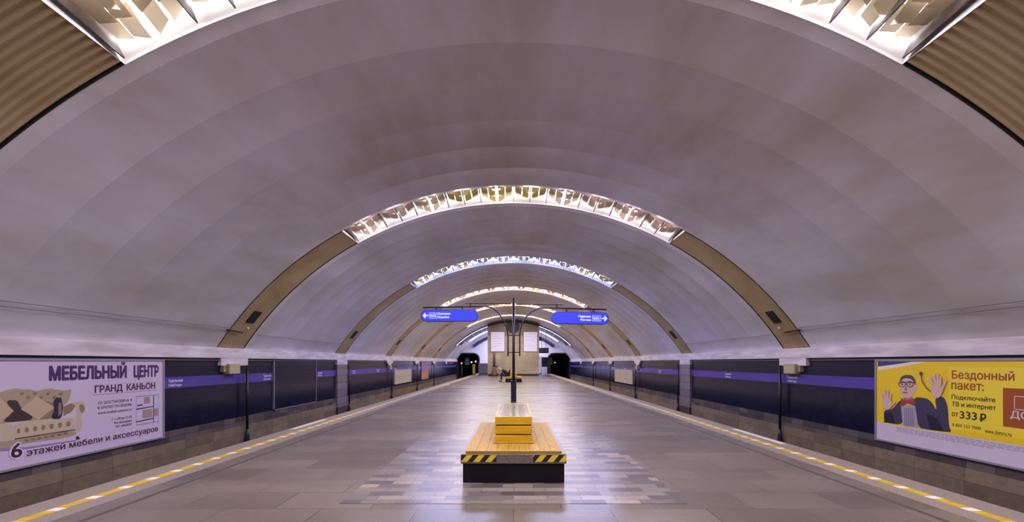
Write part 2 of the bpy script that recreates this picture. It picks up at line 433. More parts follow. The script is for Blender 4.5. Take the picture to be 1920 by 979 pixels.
# corrugated side panels of the ribs
for k, y in enumerate(RIBS):
    for s in (-1, 1):
        nm = 'left' if s < 0 else 'right'
        root = thing('corrugated_rib_panel', arc(s*(LIT+SPR)/2, R+.1, y), 'champagne corrugated metal panel below the %s end of the %s arch lamp' % (nm, ORD[k]), 'ceiling panel', 'corrugated rib panels')
        mb = MB(); NR = 11; prof = []
        for j in range(NR*6+1):
            f = j/6; prof.append((.02+(RW-.04)*j/(NR*6), .095-.075*abs(math.sin(PI*f))**.8))
        th0, th1 = LIT*1.012, SPR*1.0
        angs = [s*(th0+(th1-th0)*j/24) for j in range(25)]
        mb.grid([[arc(th, R+d, y+t_) for t_, d in prof] for th in angs])
        mb.build('corrugated_sheet', M['panel'], root, fix=False, smooth=True)
        mb = MB(); e = s*th0
        mb.face([arc(e, R+.03, y+.01), arc(e, R+.03, y+RW-.01), arc(e, R+.45, y+RW-.01), arc(e, R+.45, y+.01)])
        for t_ in (.006, RW-.03):
            mb.grid([[arc(th, R+.02, y+t_) for th in angs], [arc(th, R+.02, y+t_+.024) for th in angs]])
            mb.grid([[arc(th, R+.02, y+t_) for th in angs], [arc(th, R+.1, y+t_) for th in angs]])
        mb.build('edge_strip', M['clip'], root, fix=False)
        # dark speaker grille near the foot
        mb = MB(); g0, g1 = s*(SPR-.135), s*(SPR-.092)
        mb.grid([[arc(th, R+.012, y+t_) for t_ in (.48, .54, .82, .88)] for th in (g0, g0*.8+g1*.2, g0*.2+g1*.8, g1)])
        for t_ in (.48, .88): mb.grid([[arc(g0, R+.012, y+t_), arc(g1, R+.012, y+t_)], [arc(g0, R+.07, y+t_), arc(g1, R+.07, y+t_)]])
        for g in (g0, g1): mb.grid([[arc(g, R+.012, y+.48), arc(g, R+.012, y+.88)], [arc(g, R+.07, y+.48), arc(g, R+.07, y+.88)]])
        mb.build('speaker_grille', M['clip'], root, fix=False)['label'] = 'dark speaker grille'

# ------------------------------------------------------------------ far end: marble block, end wall, tunnel portals
M['marble'], t, b, cb = brick_mat('tan marble slabs', (166, 154, 134), (184, 171, 150), (146, 133, 114), 1.58, 1.3, .006, .3, (0, 2), bump=0)
v = t.coord(); t.l(t.mix(b.outputs['Color'], t.ramp(t.noise(v, .5, 7, .6), [(.34, (84, 78, 74)), (.66, (170, 166, 160))]), .55, 'OVERLAY'), t.b.inputs['Base Color'])
M['end_wall'] = mat('pale lilac end wall', (206, 202, 224), .6)
M['dark_panel'] = mat('dark slotted panel', (58, 52, 84), .5)
M['tunnel'] = mat('dark tunnel lining', (22, 20, 26), .8)  # one even near-black colour for tunnels, surrounds and mast
YB = 55.0
blk = thing('marble_end_block', (0, YB, 0), 'tan marble block closing the middle of the platform end, with round dark clock', 'end block')
mb = MB(); X0, X1 = -3.15, 3.1
top = [(X0+(X1-X0)*j/16) for j in range(17)]
poly = [(X0, .22)] + [(x, ZC+math.sqrt((R-.03)**2-x*x)) for x in top] + [(X1, .22)]
mb.prism(poly, lambda u, v: (u, YB, v), lambda u, v: (u, YB+4.5, v)); mb.build('facing', M['marble'], blk)
mb = MB(); mb.box(X0+.05, X1-.05, YB+.06, YB+4.4, 0, .22); mb.build('plinth', M['dark_metal'], blk)
M['taupe'] = mat('dull brown frieze', (122, 108, 98), .6)
mb = MB(); poly = [(X0, 4.85)] + [(x, ZC+math.sqrt((R-.35)**2-x*x)) for x in top] + [(X1, 4.85)]
mb.prism(poly, lambda u, v: (u, YB-.03, v), lambda u, v: (u, YB, v)); mb.build('frieze', M['taupe'], blk)
mb = MB()
mb.grid([[(x, YB-.06, ZC+math.sqrt((R-.36)**2-x*x)) for x in top], [(x, YB-.06, ZC+math.sqrt((R-.08)**2-x*x)) for x in top], [(x, YB, ZC+math.sqrt((R-.08)**2-x*x)) for x in top]])
mb.build('arch_band', M['dark_metal'], blk, fix=False)
mb = MB(); mb.prism([(.74*math.cos(2*PI*j/32), 5.93+.74*math.sin(2*PI*j/32)) for j in range(32)], lambda u, v: (u-.06, YB-.16, v), lambda u, v: (u-.06, YB-.02, v))
ck = mb.build('clock_face', mat('dark clock face', (30, 24, 28), .6), blk); ck['label'] = 'round dark clock'
mb = MB(); mb.tube([(-.06+.7*math.cos(2*PI*j/32), YB-.17, 5.93+.7*math.sin(2*PI*j/32)) for j in range(33)], .05, 6)
mb.build('clock_rim', mat('bronze rim', (74, 60, 58), .4, metal=.5), ck, smooth=True)
M['board_face'] = mat('lit notice board face', (188, 184, 208), .5, emit=(.55, .55, .95), strength=.22)
M['grey_letter'] = mat('grey print', (150, 140, 165), .6)
def notice_board(x0, x1, lab, rows):
    r_ = thing('notice_board', ((x0+x1)/2, YB-.03, 2.9), lab, 'notice board', 'lit notice boards on the marble block')
    mb = MB(); mb.box(x0, x1, YB-.10, YB-.0, 2.9, 5.35); mb.build('case', mat('board case', (120, 112, 140), .5), r_, bevel=.02)
    mb = MB(); mb.box(x0+.06, x1-.06, YB-.11, YB-.09, 2.96, 5.29); mb.build('face', M['board_face'], r_)
    mb = MB()
    for z, a, b2 in rows: mb.box(x0+a, x0+b2, YB-.114, YB-.109, z-.03, z)
    mb.build('printed_lines', M['grey_letter'], r_)
notice_board(-2.80, -1.06, 'lit white notice board on the marble block left of the round clock', [(5.05, .2, 1.0), (4.8, .2, .9), (4.55, .2, 1.3), (4.2, .2, 1.2), (3.9, .2, 1.4), (3.6, .2, 1.1)])
notice_board(1.18, 2.92, 'lit white notice board on the marble block right of the sign post', [(5.1, .7, 1.2), (4.8, .2, .95), (4.35, .2, .8), (4.3, 1.0, 1.3), (3.65, .2, 1.0), (3.6, 1.1, 1.4)])
mb = MB()
for q in range(5): mb.box(-2.85, -1.7-.1*(q % 2), YB-.036, YB-.028, 6.05-.22*q, 6.12-.22*q)
for q in range(4): mb.box(1.5, 2.85, YB-.036, YB-.028, 5.95-.22*q, 6.02-.22*q)
mb.build('inscription', mat('inscription', (84, 72, 66), .6), blk)

# end wall with two portals
mb = MB()
def portal_poly(s): 
    a, c = (5.35, 8.75)
    p = [(a, -1.3), (a, 2.2), (a+.12, 2.62), (a+.45, 2.9), (a+.9, 2.98), (c-.9, 2.98), (c-.45, 2.9), (c-.12, 2.62), (c, 2.2), (c, -1.3)]
    return [(s*x, z) for x, z in p]
outer = [(th, ) for th in ths]
arcpts = [(r_[0], r_[2]) for r_ in (arc(th, R+.1, 0) for th in ths)]
# lower middle, and spandrels above the portals as strips
mb.box(-5.35, 5.35, YEND, YEND+.3, -1.4, 2.98)
for s in (-1, 1):
    pp = portal_poly(s)
    for i in range(1, len(pp)-2):
        (xa, za), (xb, zb) = pp[i], pp[i+1]
        if abs(xa-xb) > 1e-6: mb.face([(xa, YEND, za), (xb, YEND, zb), (xb, YEND, 2.99), (xa, YEND, 2.99)])
up = [p for p in arcpts if p[1] > 2.98]
mb.face([(x, YEND, z) for x, z in up] + [(up[-1][0], YEND, 2.98), (up[0][0], YEND, 2.98)])
for s in (-1, 1):
    xa, xb = sorted((s*8.75, s*9.4)); mb.face([(xa, YEND, -1.4), (xb, YEND, -1.4), (xb, YEND, 3.2), (xa, YEND, 3.2)])
struct(mb.build('wall_far', M['end_wall'], fix=False))
for s in (-1, 1):
    nm = 'left' if s < 0 else 'right'
    mb = MB(); pp = portal_poly(s); cx = s*7.05
    rows = []
    for y in (YEND+.02, YEND+2, YEND+10, YEND+22):
        f = 1 if y > YEND+.5 else 1
        rows.append([(x, y, z) for x, z in pp])
    mb.grid(rows); mb.face([(x, YEND+22, z) for x, z in pp]); mb.face([(pp[0][0], YEND, -1.3), (pp[-1][0], YEND, -1.3), (pp[-1][0], YEND+22, -1.3), (pp[0][0], YEND+22, -1.3)])
    struct(mb.build('wall_tunnel_'+nm, M['tunnel'], fix=False))
    # raised dark surround
    mb = MB(); mb.tube([(x, YEND-.03, z) for x, z in pp], .14, 6); struct(mb.build('trim_portal_'+nm, M['tunnel']))

# dark slotted ceiling panels over the escalator hall: a ring on the vault and a ring on the end wall
def ring_panels(y0, y1, r0, r1, spans, word, grp):
    for i, (a, b2) in enumerate(spans):
        a, b2 = math.radians(a), math.radians(b2)
        side = 'left' if a < 0 else 'right'
        lab = 'dark slotted panel in the %s arc above the %s of the marble block' % (word, side)
        mb = MB(); seg = [a+(b2-a)*j/6 for j in range(7)]
        mb.grid([[arc(th, r0, y0) for th in seg], [arc(th, r1, y0) for th in seg], [arc(th, r1, y1) for th in seg], [arc(th, r0, y1) for th in seg], [arc(th, r0, y0) for th in seg]])
        for e in (a, b2): mb.face([arc(e, r0, y0), arc(e, r1, y0), arc(e, r1, y1), arc(e, r0, y1)])
        tag(mb.build('ceiling_panel', M['dark_panel']), lab, 'ceiling panel', grp+' '+side)
ring_panels(57.95, 61.6, R-.06, R-.03, [(-43, -39.5), (-38.8, -31), (-30.3, -24), (-23.3, -16), (16, 23.3), (24, 30.3), (31, 38.8), (39.5, 43)], 'outer', 'outer dark ceiling panels')
mb = MB(); mb.grid([[arc(th, R+.31, 57.9) for th in ths], [arc(th, R+.31, 59.3) for th in ths]]); struct(mb.build('ceiling_far_recess', M['end_wall'], fix=False))
ring_panels(YEND-.35, YEND-.05, 9.72, 10.16, [(-38, -33), (-32.2, -26.5), (-25.7, -20), (20, 25.7), (26.5, 32.2), (33, 38)], 'inner', 'inner dark ceiling panels')
# arched light bands of the escalator hall (lamps)
el = mat('end hall lamp', (255, 255, 255), .5, emit=END_LIGHT[0], strength=END_LIGHT[1])
def light_band(y, wd, r0, amax, lab):
    root = thing('arched_light_band', (0, y, ZC+r0), lab, 'lamp', 'arched light bands of the end hall')
    seg = [math.radians(-amax+2*amax*j/48) for j in range(49)]
    mb = MB(); mb.grid([[arc(th, r0+.06, y) for th in seg], [arc(th, r0, y) for th in seg], [arc(th, r0, y+wd) for th in seg], [arc(th, r0+.06, y+wd) for th in seg]])
    mb.build('housing', M['end_wall'], root, fix=False)
    mb = MB(); mb.grid([[arc(th, r0-.006, y+.05) for th in seg], [arc(th, r0-.006, y+wd-.05) for th in seg]])
    mb.build('diffuser', el, root, fix=False)
light_band(57.5, .30, R-.09, 44, 'thin white light band arching in front of the outer dark panels')
el = mat('soft end hall lamp', (225, 225, 245), .5, emit=END_LIGHT[0], strength=.9)
light_band(63.0, 2.4, R-.10, 37, 'broad white light band arching between the two rings of dark panels')
el = mat('added hall lamp', (255, 255, 255), .5, emit=END_LIGHT[0], strength=38)  # unseen panels added behind the block to brighten the end hall
for yy, w_ in ((59.8, 2.4), (66.0, 2.6)): light_band(yy, w_, R-.16, 12, ('nearer' if yy < 63 else 'farther') + ' added lamp panel brightening the escalator hall, unseen behind the marble block')

M['light_metal'] = mat('light grey enamel', (186, 184, 204), .45)
M['yellow'] = mat('yellow enamel', (214, 170, 34), .45)
M['glass_dark'] = mat('dark glass', (24, 22, 34), .12)
# grey cabinet, yellow bollard, booth and signs beside the block
r_ = thing('gate_cabinet', (-4.1, 61, 0), 'grey metal cabinet standing left of the marble block', 'cabinet')
mb = MB(); mb.box(-4.75, -3.45, 61, 61.6, .08, 1.5); mb.build('body', mat('grey cabinet', (112, 108, 134), .5), r_, bevel=.03)
mb = MB(); mb.box(-4.7, -3.5, 61.03, 61.57, 0, .09); mb.build('base', M['dark_metal'], r_)
for x in (-4.68, -4.07): 
    mb = MB(); mb.box(x, x+.56, 60.97, 61.01, .2, 1.4); d = mb.build('door', mat('grey cabinet door', (124, 120, 146), .5), r_)
r_ = thing('yellow_barrier_post', (-5.15, 58.8, 0), 'yellow upright barrier post at the platform end by the left tunnel', 'post')
mb = MB(); mb.box(-5.32, -4.98, 58.75, 58.85, .12, 1.38); mb.build('panel', M['yellow'], r_, bevel=.02)
mb = MB(); mb.box(-5.36, -4.94, 58.65, 58.95, 0, .12); mb.build('foot', M['dark_metal'], r_, bevel=.02)
mb = MB(); mb.box(-5.36, -5.32, 58.74, 58.86, .1, 1.45).box(-4.98, -4.94, 58.74, 58.86, .1, 1.45); mb.build('frame', M['dark_metal'], r_)
r_ = thing('hanging_screen', (3.95, 60, 3.4), 'dark hanging information screen right of the marble block', 'screen')
mb = MB(); mb.box(3.35, 4.65, 60, 60.2, 2.85, 3.55); mb.build('case', M['dark_metal'], r_, bevel=.02)
mb = MB(); mb.box(3.45, 4.0, 59.985, 60.0, 2.98, 3.45).box(4.08, 4.55, 59.985, 60.0, 2.98, 3.45); mb.build('screen_glass', mat('screen brown', (84, 78, 88), .2), r_)
mb = MB(); mb.tube([(3.7, 60.1, 3.55), (3.7, 60.1, ZC+math.sqrt(R*R-3.7**2))], .025, 8).tube([(4.3, 60.1, 3.55), (4.3, 60.1, ZC+math.sqrt(R*R-4.3**2))], .025, 8); mb.build('hanger', M['dark_metal'], r_)
r_ = thing('duty_booth', (4.6, 63.5, 0), 'dark glazed duty booth right of the marble block', 'booth')
mb = MB(); mb.box(3.9, 5.2, 63.5, 65, 0, 1.0); mb.build('lower_panel', M['light_metal'], r_)
mb = MB(); mb.box(3.95, 5.15, 63.53, 64.95, 1.0, 2.2); mb.build('glazing', M['glass_dark'], r_)
mb = MB(); mb.box(3.85, 5.25, 63.45, 65.05, 2.2, 2.35); mb.build('roof', M['dark_metal'], r_)
mb = MB(); mb.box(4.7, 5.2, 63.46, 63.5, .02, 2.05); mb.build('door', M['dark_metal'], r_)
r_ = thing('white_cabinet', (3.6, 62, 0), 'white cabinet between the marble block and the dark duty booth', 'cabinet')
mb = MB(); mb.box(3.35, 3.85, 62, 62.6, .08, 2.5); mb.build('body', M['light_metal'], r_, bevel=.02)
mb = MB(); mb.box(3.38, 3.82, 62.03, 62.57, 0, .09); mb.build('base', M['dark_metal'], r_)
mb = MB(); mb.box(3.4, 3.8, 61.97, 62.0, .2, 2.4); mb.build('door', M['end_wall'], r_)
r_ = thing('wall_speaker', (3.75, 58.5, 4.3), 'small dark box mounted high right of the marble block', 'speaker')
mb = MB(); mb.box(3.12, 3.5, 57, 57.3, 4.35, 4.85); mb.build('box', M['dark_metal'], r_, bevel=.03)
mb = MB(); mb.box(3.0, 3.2, 57.1, 57.2, 4.55, 4.65); mb.build('bracket', M['dark_metal'], r_)
# tunnel lamps and signal
def tlamp(x, y, z, lab, col, st, rad=.09):
    r_ = thing('tunnel_lamp', (x, y, z), lab, 'lamp')
    mb = MB(); mb.tube([(x, y, z), (x, y+.16, z)], rad*1.5, 12); mb.build('housing', M['tunnel'], r_, smooth=False)
    mb = MB(); mb.tube([(x, y-.03, z), (x, y+.01, z)], rad, 12); mb.build('lens', mat('lamp lens', (255, 255, 255), .5, emit=col, strength=st), r_)
tlamp(-7.95, 69.3, 1.5, 'red signal lamp at the mouth of the left tunnel', (1, .12, .1), 1.5, .12)
tlamp(-7.05, 76, 1.65, 'left one of two white lamps inside the left tunnel', (.8, .8, 1), 8, .1)
tlamp(-6.35, 76, 1.78, 'right one of two white lamps inside the left tunnel', (.8, .8, 1), 8, .1)
tlamp(7.3, 80, 1.6, 'white lamp inside the right tunnel', (.9, .95, .95), 4, .08)
mb = MB(); mb.box(-8.08, -7.8, 69.45, 69.6, -1.2, 1.75); tag(mb.build('signal_mast', M['tunnel']), 'dark signal mast carrying the red lamp by the left tunnel', 'mast')
# added pale panels imitate lit lining inside the portals
for s in (-1, 1):
    nm = 'left' if s < 0 else 'right'
    r_ = thing('lit_lining_panel', (s*5.9 if s > 0 else -7.5, 73, 1.2), 'pale notice panel just inside the %s tunnel mouth' % nm, 'notice')
    x = r_.location.x
    mb = MB(); mb.box(x-.35, x+.35, 73, 73.06, 1.25, 2.35); mb.build('panel', mat('pale notice', (190, 190, 215), .5), r_)
    mb = MB(); mb.tube([(x, 73.1, -1.3), (x, 73.1, 2.3)], .04, 8); mb.build('post', M['tunnel'], r_)
# floor-standing info column in front of the block
r_ = thing('help_column', (-2.3, 53.6, 0), 'dark floor-standing column with flared foot before the marble block', 'column')
mb = MB(); mb.lathe([(.42, 0), (.40, .25), (.26, .6), (.17, .95), (.15, 1.1)], -2.3, 53.6, 20); mb.build('foot', mat('brown foot', (70, 58, 54), .5), r_, smooth=True)
mb = MB(); mb.lathe([(.15, 1.05), (.15, 2.75), (.1, 2.85), (.0, 2.86)], -2.3, 53.6, 16); mb.build('shaft', mat('brown shaft', (84, 70, 64), .5), r_, smooth=True)
mb = MB(); mb.box(-2.2, -1.9, 53.5, 53.66, 1.05, 1.2); mb.build('speaking_arm', M['dark_metal'], r_, bevel=.02)

# ------------------------------------------------------------------ platform benches
M['wood'] = mat('varnished yellow wood', (226, 172, 62), .55, spec=.25)
t = NT(M['wood']); v = t.coord((18, 1.2, 18)); n1 = t.noise(v, 2.4, 5, .6)
t.l(t.ramp(n1, [(.3, (142, 104, 34)), (.55, (158, 122, 48)), (.75, (170, 136, 66))]), t.b.inputs['Base Color'])
M['wood_slat'] = mat('golden slat wood', (214, 160, 22), .4, coat=.05)
t = NT(M['wood_slat']); v = t.coord((1.2, 18, 22)); n1 = t.noise(v, 2.4, 5, .6)
t.l(t.ramp(n1, [(.3, (178, 132, 10)), (.55, (200, 154, 18)), (.75, (212, 168, 36))]), t.b.inputs['Base Color'])
M['granite'] = mat('brown speckled granite', (104, 90, 86), .35)
t = NT(M['granite']); v = t.coord(); t.l(t.ramp(t.noise(v, 70, 3, .8), [(.34, (58, 50, 48)), (.5, (106, 92, 88)), (.68, (156, 140, 132))]), t.b.inputs['Base Color'])
M['black_stone'] = mat('black polished stone', (26, 22, 30), .4, spec=.25)
t = NT(M['black_stone']); v = t.coord((1, 1, 2)); t.l(t.ramp(t.noise(v, 12, 6, .75), [(.4, (15, 12, 19)), (.62, (24, 20, 28)), (.78, (60, 52, 60))]), t.b.inputs['Base Color'])
M['polished'] = mat('polished grey capping', (150, 136, 128), .12)
M['black_paint'] = mat('black tape', (22, 18, 20), .5)
M['tape'] = mat('yellow tape', (220, 190, 40), .5)
def bench(y0, label):
    b_ = thing('platform_bench', (0, y0, 0), label, 'bench', 'platform benches')
    L_ = 2.95
    mb = MB(); mb.box(-.675, .675, y0+.08, y0+L_-.05, 0, .272); mb.build('base', M['black_stone'], b_, bevel=.006)
    mb = MB(); mb.box(-.695, .002, y0, y0+L_, .272, .397).box(.002, .695, y0, y0+L_, .272, .397); mb.build('slab', M['granite'], b_, bevel=.005)
    mb = MB(); x = -.635; n = 9; wd = 1.27/n
    for j in range(n): mb.box(x+j*wd+.001, x+(j+1)*wd-.001, y0+.04, y0+L_-.04, .40, .43)
    mb.build('seat', M['wood'], b_, bevel=.0015)
    mb = MB(); mb.box(-.60, .60, y0+.07, y0+L_-.07, .396, .405); mb.build('batten', M['clip'], b_)
    ya, yb = y0+.63, y0+2.80
    mb = MB(); mb.box(-.295, .295, ya-.045, yb+.045, .43, .448); mb.build('backrest_foot', M['wood'], b_, bevel=.003)
    mb = MB(); mb.box(-.255, .255, ya+.02, yb-.02, .448, .80); mb.build('backrest_core', M['clip'], b_)
    for a, c in ((.448, .545), (.562, .68), (.698, .812)):
        mb = MB()
        mb.box(-.268, .268, ya, ya+.022, a, c).box(-.268, .268, yb-.022, yb, a, c)
        mb.box(-.27, -.25, ya+.022, yb-.022, a, c).box(.25, .27, ya+.022, yb-.022, a, c)
        mb.build('backrest_slat', M['wood_slat'], b_, bevel=.003)
    mb = MB(); mb.box(-.252, .252, ya+.022, yb-.022, .79, .809); mb.build('backrest_top', M['polished'], b_)
    for s in (-1, 1):
        mb = MB(); x0, x1 = (-.69, -.225) if s < 0 else (.255, .69); z0, z1 = .297, .386
        mb.box(x0, x1, y0-.003, y0+.001, z0, z1); mb.m = 1
        p, wd2, sl = .158, .083, .075
        x = x0-.16 if s < 0 else x0-.135
        while x < x1:
            poly = [(x, z0), (x+wd2, z0), (x+wd2+sl, z1), (x+sl, z1)]
            # clip to the strip
            def clip(poly, xc, keep_gt):
                out = []
                for i in range(len(poly)):
                    p0, p1 = poly[i], poly[(i+1) % len(poly)]
                    i0 = (p0[0] >= xc) if keep_gt else (p0[0] <= xc); i1 = (p1[0] >= xc) if keep_gt else (p1[0] <= xc)
                    if i0: out.append(p0)
                    if i0 != i1:
                        f = (xc-p0[0])/(p1[0]-p0[0]); out.append((xc, p0[1]+f*(p1[1]-p0[1])))
                return out
            poly = clip(poly, x0, True)
            if len(poly) > 2: poly = clip(poly, x1, False)
            if len(poly) > 2: mb.face([(u, y0-.005, v) for u, v in poly])
            x += p
        mb.build('hazard_tape', [M['black_paint'], M['tape']], b_, fix=False)['label'] = 'black and yellow striped tape'
    return b_
bench(5.95, 'yellow wooden bench with hazard striped granite edge on the marble inlay')
bench(37.1, 'far bench on which the person in dark clothes is sitting')

# ------------------------------------------------------------------ sign post with two blue lit signs
PY = 18.6
M['post'] = mat('black violet post paint', (38, 30, 48), .3, metal=.4)
sp = thing('sign_post', (0, PY, 0), 'tall dark sign post with curved arms standing behind the nearest bench', 'sign post')
mb = MB(); mb.box(-.11, .11, PY-.11, PY+.11, 0, .82).box(-.13, .13, PY-.13, PY+.13, .82, .86); mb.build('foot', M['post'], sp, bevel=.01)
mb = MB(); mb.tube([(0, PY, .85), (0, PY, 2.0), (0, PY, 4.24)], [.062, .052, .05], 14); mb.build('pole', M['post'], sp, smooth=True)
K = PY/FPX
def sx(px): return (px-963)*K
def sz(py): return EYE-(py-680)*K
for s in (-1, 1):
    # each arm: upright, bend, long bar
    if s < 0: bar = (793, 577, 911, 574.5); up = (952.5, 668); bend = [(911, 574.5), (922, 577.5), (934, 586), (944, 600), (950, 614), (952.5, 628)]; short = (870, 569, 958, 569.5); link = 882
    else: bar = (1137, 580.5, 1028, 577.5); up = (974.5, 668); bend = [(1028, 577.5), (1012, 578), (997, 584), (985, 596), (977.5, 610), (974.5, 626)]; short = (1058, 571.5, 968, 570.5); link = 1044
    mb = MB(); mb.tube([(sx(a), PY, sz(b2)) for a, b2 in [(bar[0], bar[1])] + bend + [(up[0], 645), up]], .028, 10); mb.build('arm', M['post'], sp, smooth=True)
    mb = MB(); mb.tube([(sx(short[0]), PY, sz(short[1])), (sx(short[2]), PY, sz(short[3]))], .020, 8); mb.tube([(sx(link), PY, sz(570)), (sx(link), PY, sz(577))], .024, 8); mb.build('top_bar', M['post'], sp, smooth=True)
    mb = MB()
    for py_ in (629, 661): mb.tube([(sx(up[0]), PY, sz(py_)), (0, PY, sz(py_))], .02, 8)
    mb.build('bracket', M['post'], sp, smooth=True)
M['sign_blue'] = mat('lit blue sign face', (16, 16, 110), .4, spec=.2, emit=(.058, .068, 1.0), strength=.9)
M['sign_case'] = mat('dark blue sign case', (34, 24, 130), .4)
M['sign_white'] = mat('lit white lettering', (230, 230, 255), .5, emit=(.55, .62, 1), strength=.8)
def sign(s, label, l1, l2):
    if s < 0: xa, xb, cyp, tilt = 790, 897, 592, .004
    else: xa, xb, cyp, tilt = 1033, 1141, 597, -.014
    X0, X1, Z = sx(xa), sx(xb), sz(cyp); h = .245
    r_ = thing('direction_sign', ((X0+X1)/2, PY, Z), label, 'sign', 'blue direction signs on the post')
    def cap(hh, inset):
        p = []
        a, b2 = X0+h, X1-h
        for j in range(13): t_ = -PI/2+PI*j/12; p.append((b2+hh*math.cos(t_), Z+hh*math.sin(t_)))
        for j in range(13): t_ = PI/2+PI*j/12; p.append((a+hh*math.cos(t_), Z+hh*math.sin(t_)))
        return p
    sk = lambda u, v, y: (u, y, v + (u-(X0+X1)/2)*tilt)
    mb = MB(); mb.prism(cap(h, 0), lambda u, v: sk(u, v, PY-.09), lambda u, v: sk(u, v, PY+.09)); mb.build('case', M['sign_case'], r_, bevel=.01)
    mb = MB(); mb.face([sk(u, v, PY-.0925) for u, v in cap(h-.028, 0)]); mb.build('face', M['sign_blue'], r_, fix=False)
    fn = lambda u, v: sk(u, v, PY-.0945)
    # arrow, pictogram box, two lines of lettering
    d = s; ax = (X0+.10) if s < 0 else (X1-.10)
    mb = MB(); tw = .022
    def seg(p, q, wd):
        p, q = Vector(p), Vector(q); n_ = (q-p).normalized(); n_ = Vector((-n_.y, n_.x))*wd
        mb.face([fn(*(p+n_)), fn(*(q+n_)), fn(*(q-n_)), fn(*(p-n_))])
    seg((ax, Z), (ax-d*.20, Z), tw); seg((ax, Z), (ax-d*.09, Z+.095), tw); seg((ax, Z), (ax-d*.09, Z-.095), tw)
    mb.build('arrow', M['sign_white'], r_, fix=False)
    mb = MB(); b0, b1 = sorted((ax-d*.24, ax-d*.58))
    for q in ((b0, b1, Z+.10, Z+.112), (b0, b1, Z-.112, Z-.10), (b0, b0+.012, Z-.1, Z+.1), (b1-.012, b1, Z-.1, Z+.1)):
        mb.face([fn(q[0], q[2]), fn(q[1], q[2]), fn(q[1], q[3]), fn(q[0], q[3])])
    mb.build('pictogram_box', M['sign_white'], r_, fix=False)
    text('lettering', 'М2', M['sign_white'], fn, b0+.05, b1-.05, Z-.06, Z+.05, r_, .01)
    if s < 0: t0, t1, t2 = ax+.62, ax+1.10, ax+1.06
    else: t1 = ax-.64; t0 = t1-.50; t2 = t1
    text('lettering', l1, M['sign_white'], fn, t0, t1, Z+.03, Z+.115, r_, .02)
    text('lettering', l2, M['sign_white'], fn, t0+(.08 if s > 0 else 0), t2, Z-.105, Z-.02, r_, .02)
    mb = MB()
    for px in ((819, 867) if s < 0 else (1062, 1112)):
        zt = sz(576.5 if s < 0 else 579.5); mb.box(sx(px)-.035, sx(px)+.035, PY-.02, PY+.02, Z+h-.03, zt)
    mb.build('hanger', M['post'], r_)
sign(-1, 'blue lit direction sign with white arrow pointing left, on the sign post', 'Купчино', 'Kupchino')
sign(1, 'blue lit direction sign with white arrow pointing right, on the sign post', 'Парнас', 'Parnas')

# ------------------------------------------------------------------ wall furniture
for s in (-1, 1):
    nm = 'left' if s < 0 else 'right'
    # pilaster under the third rib
    r_ = thing('wall_pilaster', (s*(WX-.04), RIBS[3], -1.2), 'grey tiled pilaster on the %s track wall under the third arch' % nm, 'pilaster')
    x0, x1 = sorted((s*(WX-.10), s*(WX+.02)))
    mb = MB(); mb.box(x0, x1, RIBS[3]+.02, RIBS[3]+RW-.02, -1.2, 1.5); mb.build('shaft', M['pilaster'], r_)
    x0, x1 = sorted((s*(WX-.125), s*(WX+.02)))
    mb = MB(); mb.box(x0, x1, RIBS[3], RIBS[3]+RW, -1.2, -.62); mb.build('foot', M['plinth_dark'], r_)
    # drain pipes at the far side of ribs
    for k, yy in ((2, 14.72), (3, 23.85), (4, 32.2), (5, 40.7), (6, 49.3)):
        r_ = thing('drain_pipe', (s*(WX-.15), yy, -1.1), 'thin black drain pipe on the %s track wall at the foot of the %s arch' % (nm, ORD[k].split()[0]), 'pipe', 'drain pipes')
        mb = MB(); mb.tube([(s*(WX-.15), yy, -.6), (s*(WX-.15), yy, 1.51)], .04, 10); mb.build('pipe', M['dark_metal'], r_, smooth=True)
        mb = MB(); mb.lathe([(.09, -1.2), (.085, -.95), (.06, -.75), (.045, -.55)], s*(WX-.15), yy, 12); mb.build('shoe', M['dark_metal'], r_, smooth=True)
    # junction boxes under ribs 2 and 4
    for k, ya, yb, z0, z1 in ((2, 13.72, 14.27, 1.25, 1.56), (4, 31.65, 32.05, 1.1, 1.4)):
        if s > 0 and k == 2: ya, yb = 13.88, 14.45
        r_ = thing('junction_box', (s*(WX-.1), (ya+yb)/2, z0), 'beige junction box on the %s track wall under the %s arch foot' % (nm, ORD[k]), 'junction box', 'junction boxes')
        x0, x1 = sorted((s*(WX-.20), s*WX))
        mb = MB(); mb.box(x0, x1, ya, yb, z0, z1); mb.build('case', mat('beige box', (160, 146, 118), .5), r_, bevel=.012)
        xx = s*(WX-.204); mb = MB(); xa, xb = sorted((xx, s*(WX-.19))); mb.box(xa, xb, ya+.03, yb-.03, z0+.03, z1-.03); mb.build('lid', mat('beige lid', (172, 156, 124), .45), r_)
        xa, xb = sorted((s*(WX-.12), s*WX)); mb = MB(); mb.box(xa, xb, ya-.14, ya-.02, z0+.06, z0+.24); mb.build('socket', mat('beige socket', (150, 132, 106), .5), r_, bevel=.01)
# empty dark display frame on the left wall
r_ = thing('empty_poster_frame', (-(WX-.02), 18.35, -.15), 'empty dark poster frame with thin grey edge on the left track wall', 'poster frame')
mb = MB(); mb.box(-WX, -(WX-.03), 16.58, 20.13, -.12, 1.66); mb.build('backing', M['navy'], r_)
mb = MB(); mb.box(-WX, -(WX-.05), 16.55, 16.62, -.17, 1.7).box(-WX, -(WX-.05), 20.09, 20.16, -.17, 1.7).box(-WX, -(WX-.05), 16.55, 20.16, -.17, -.12); mb.build('frame', mat('grey frame', (120, 112, 120), .4, metal=.3), r_)
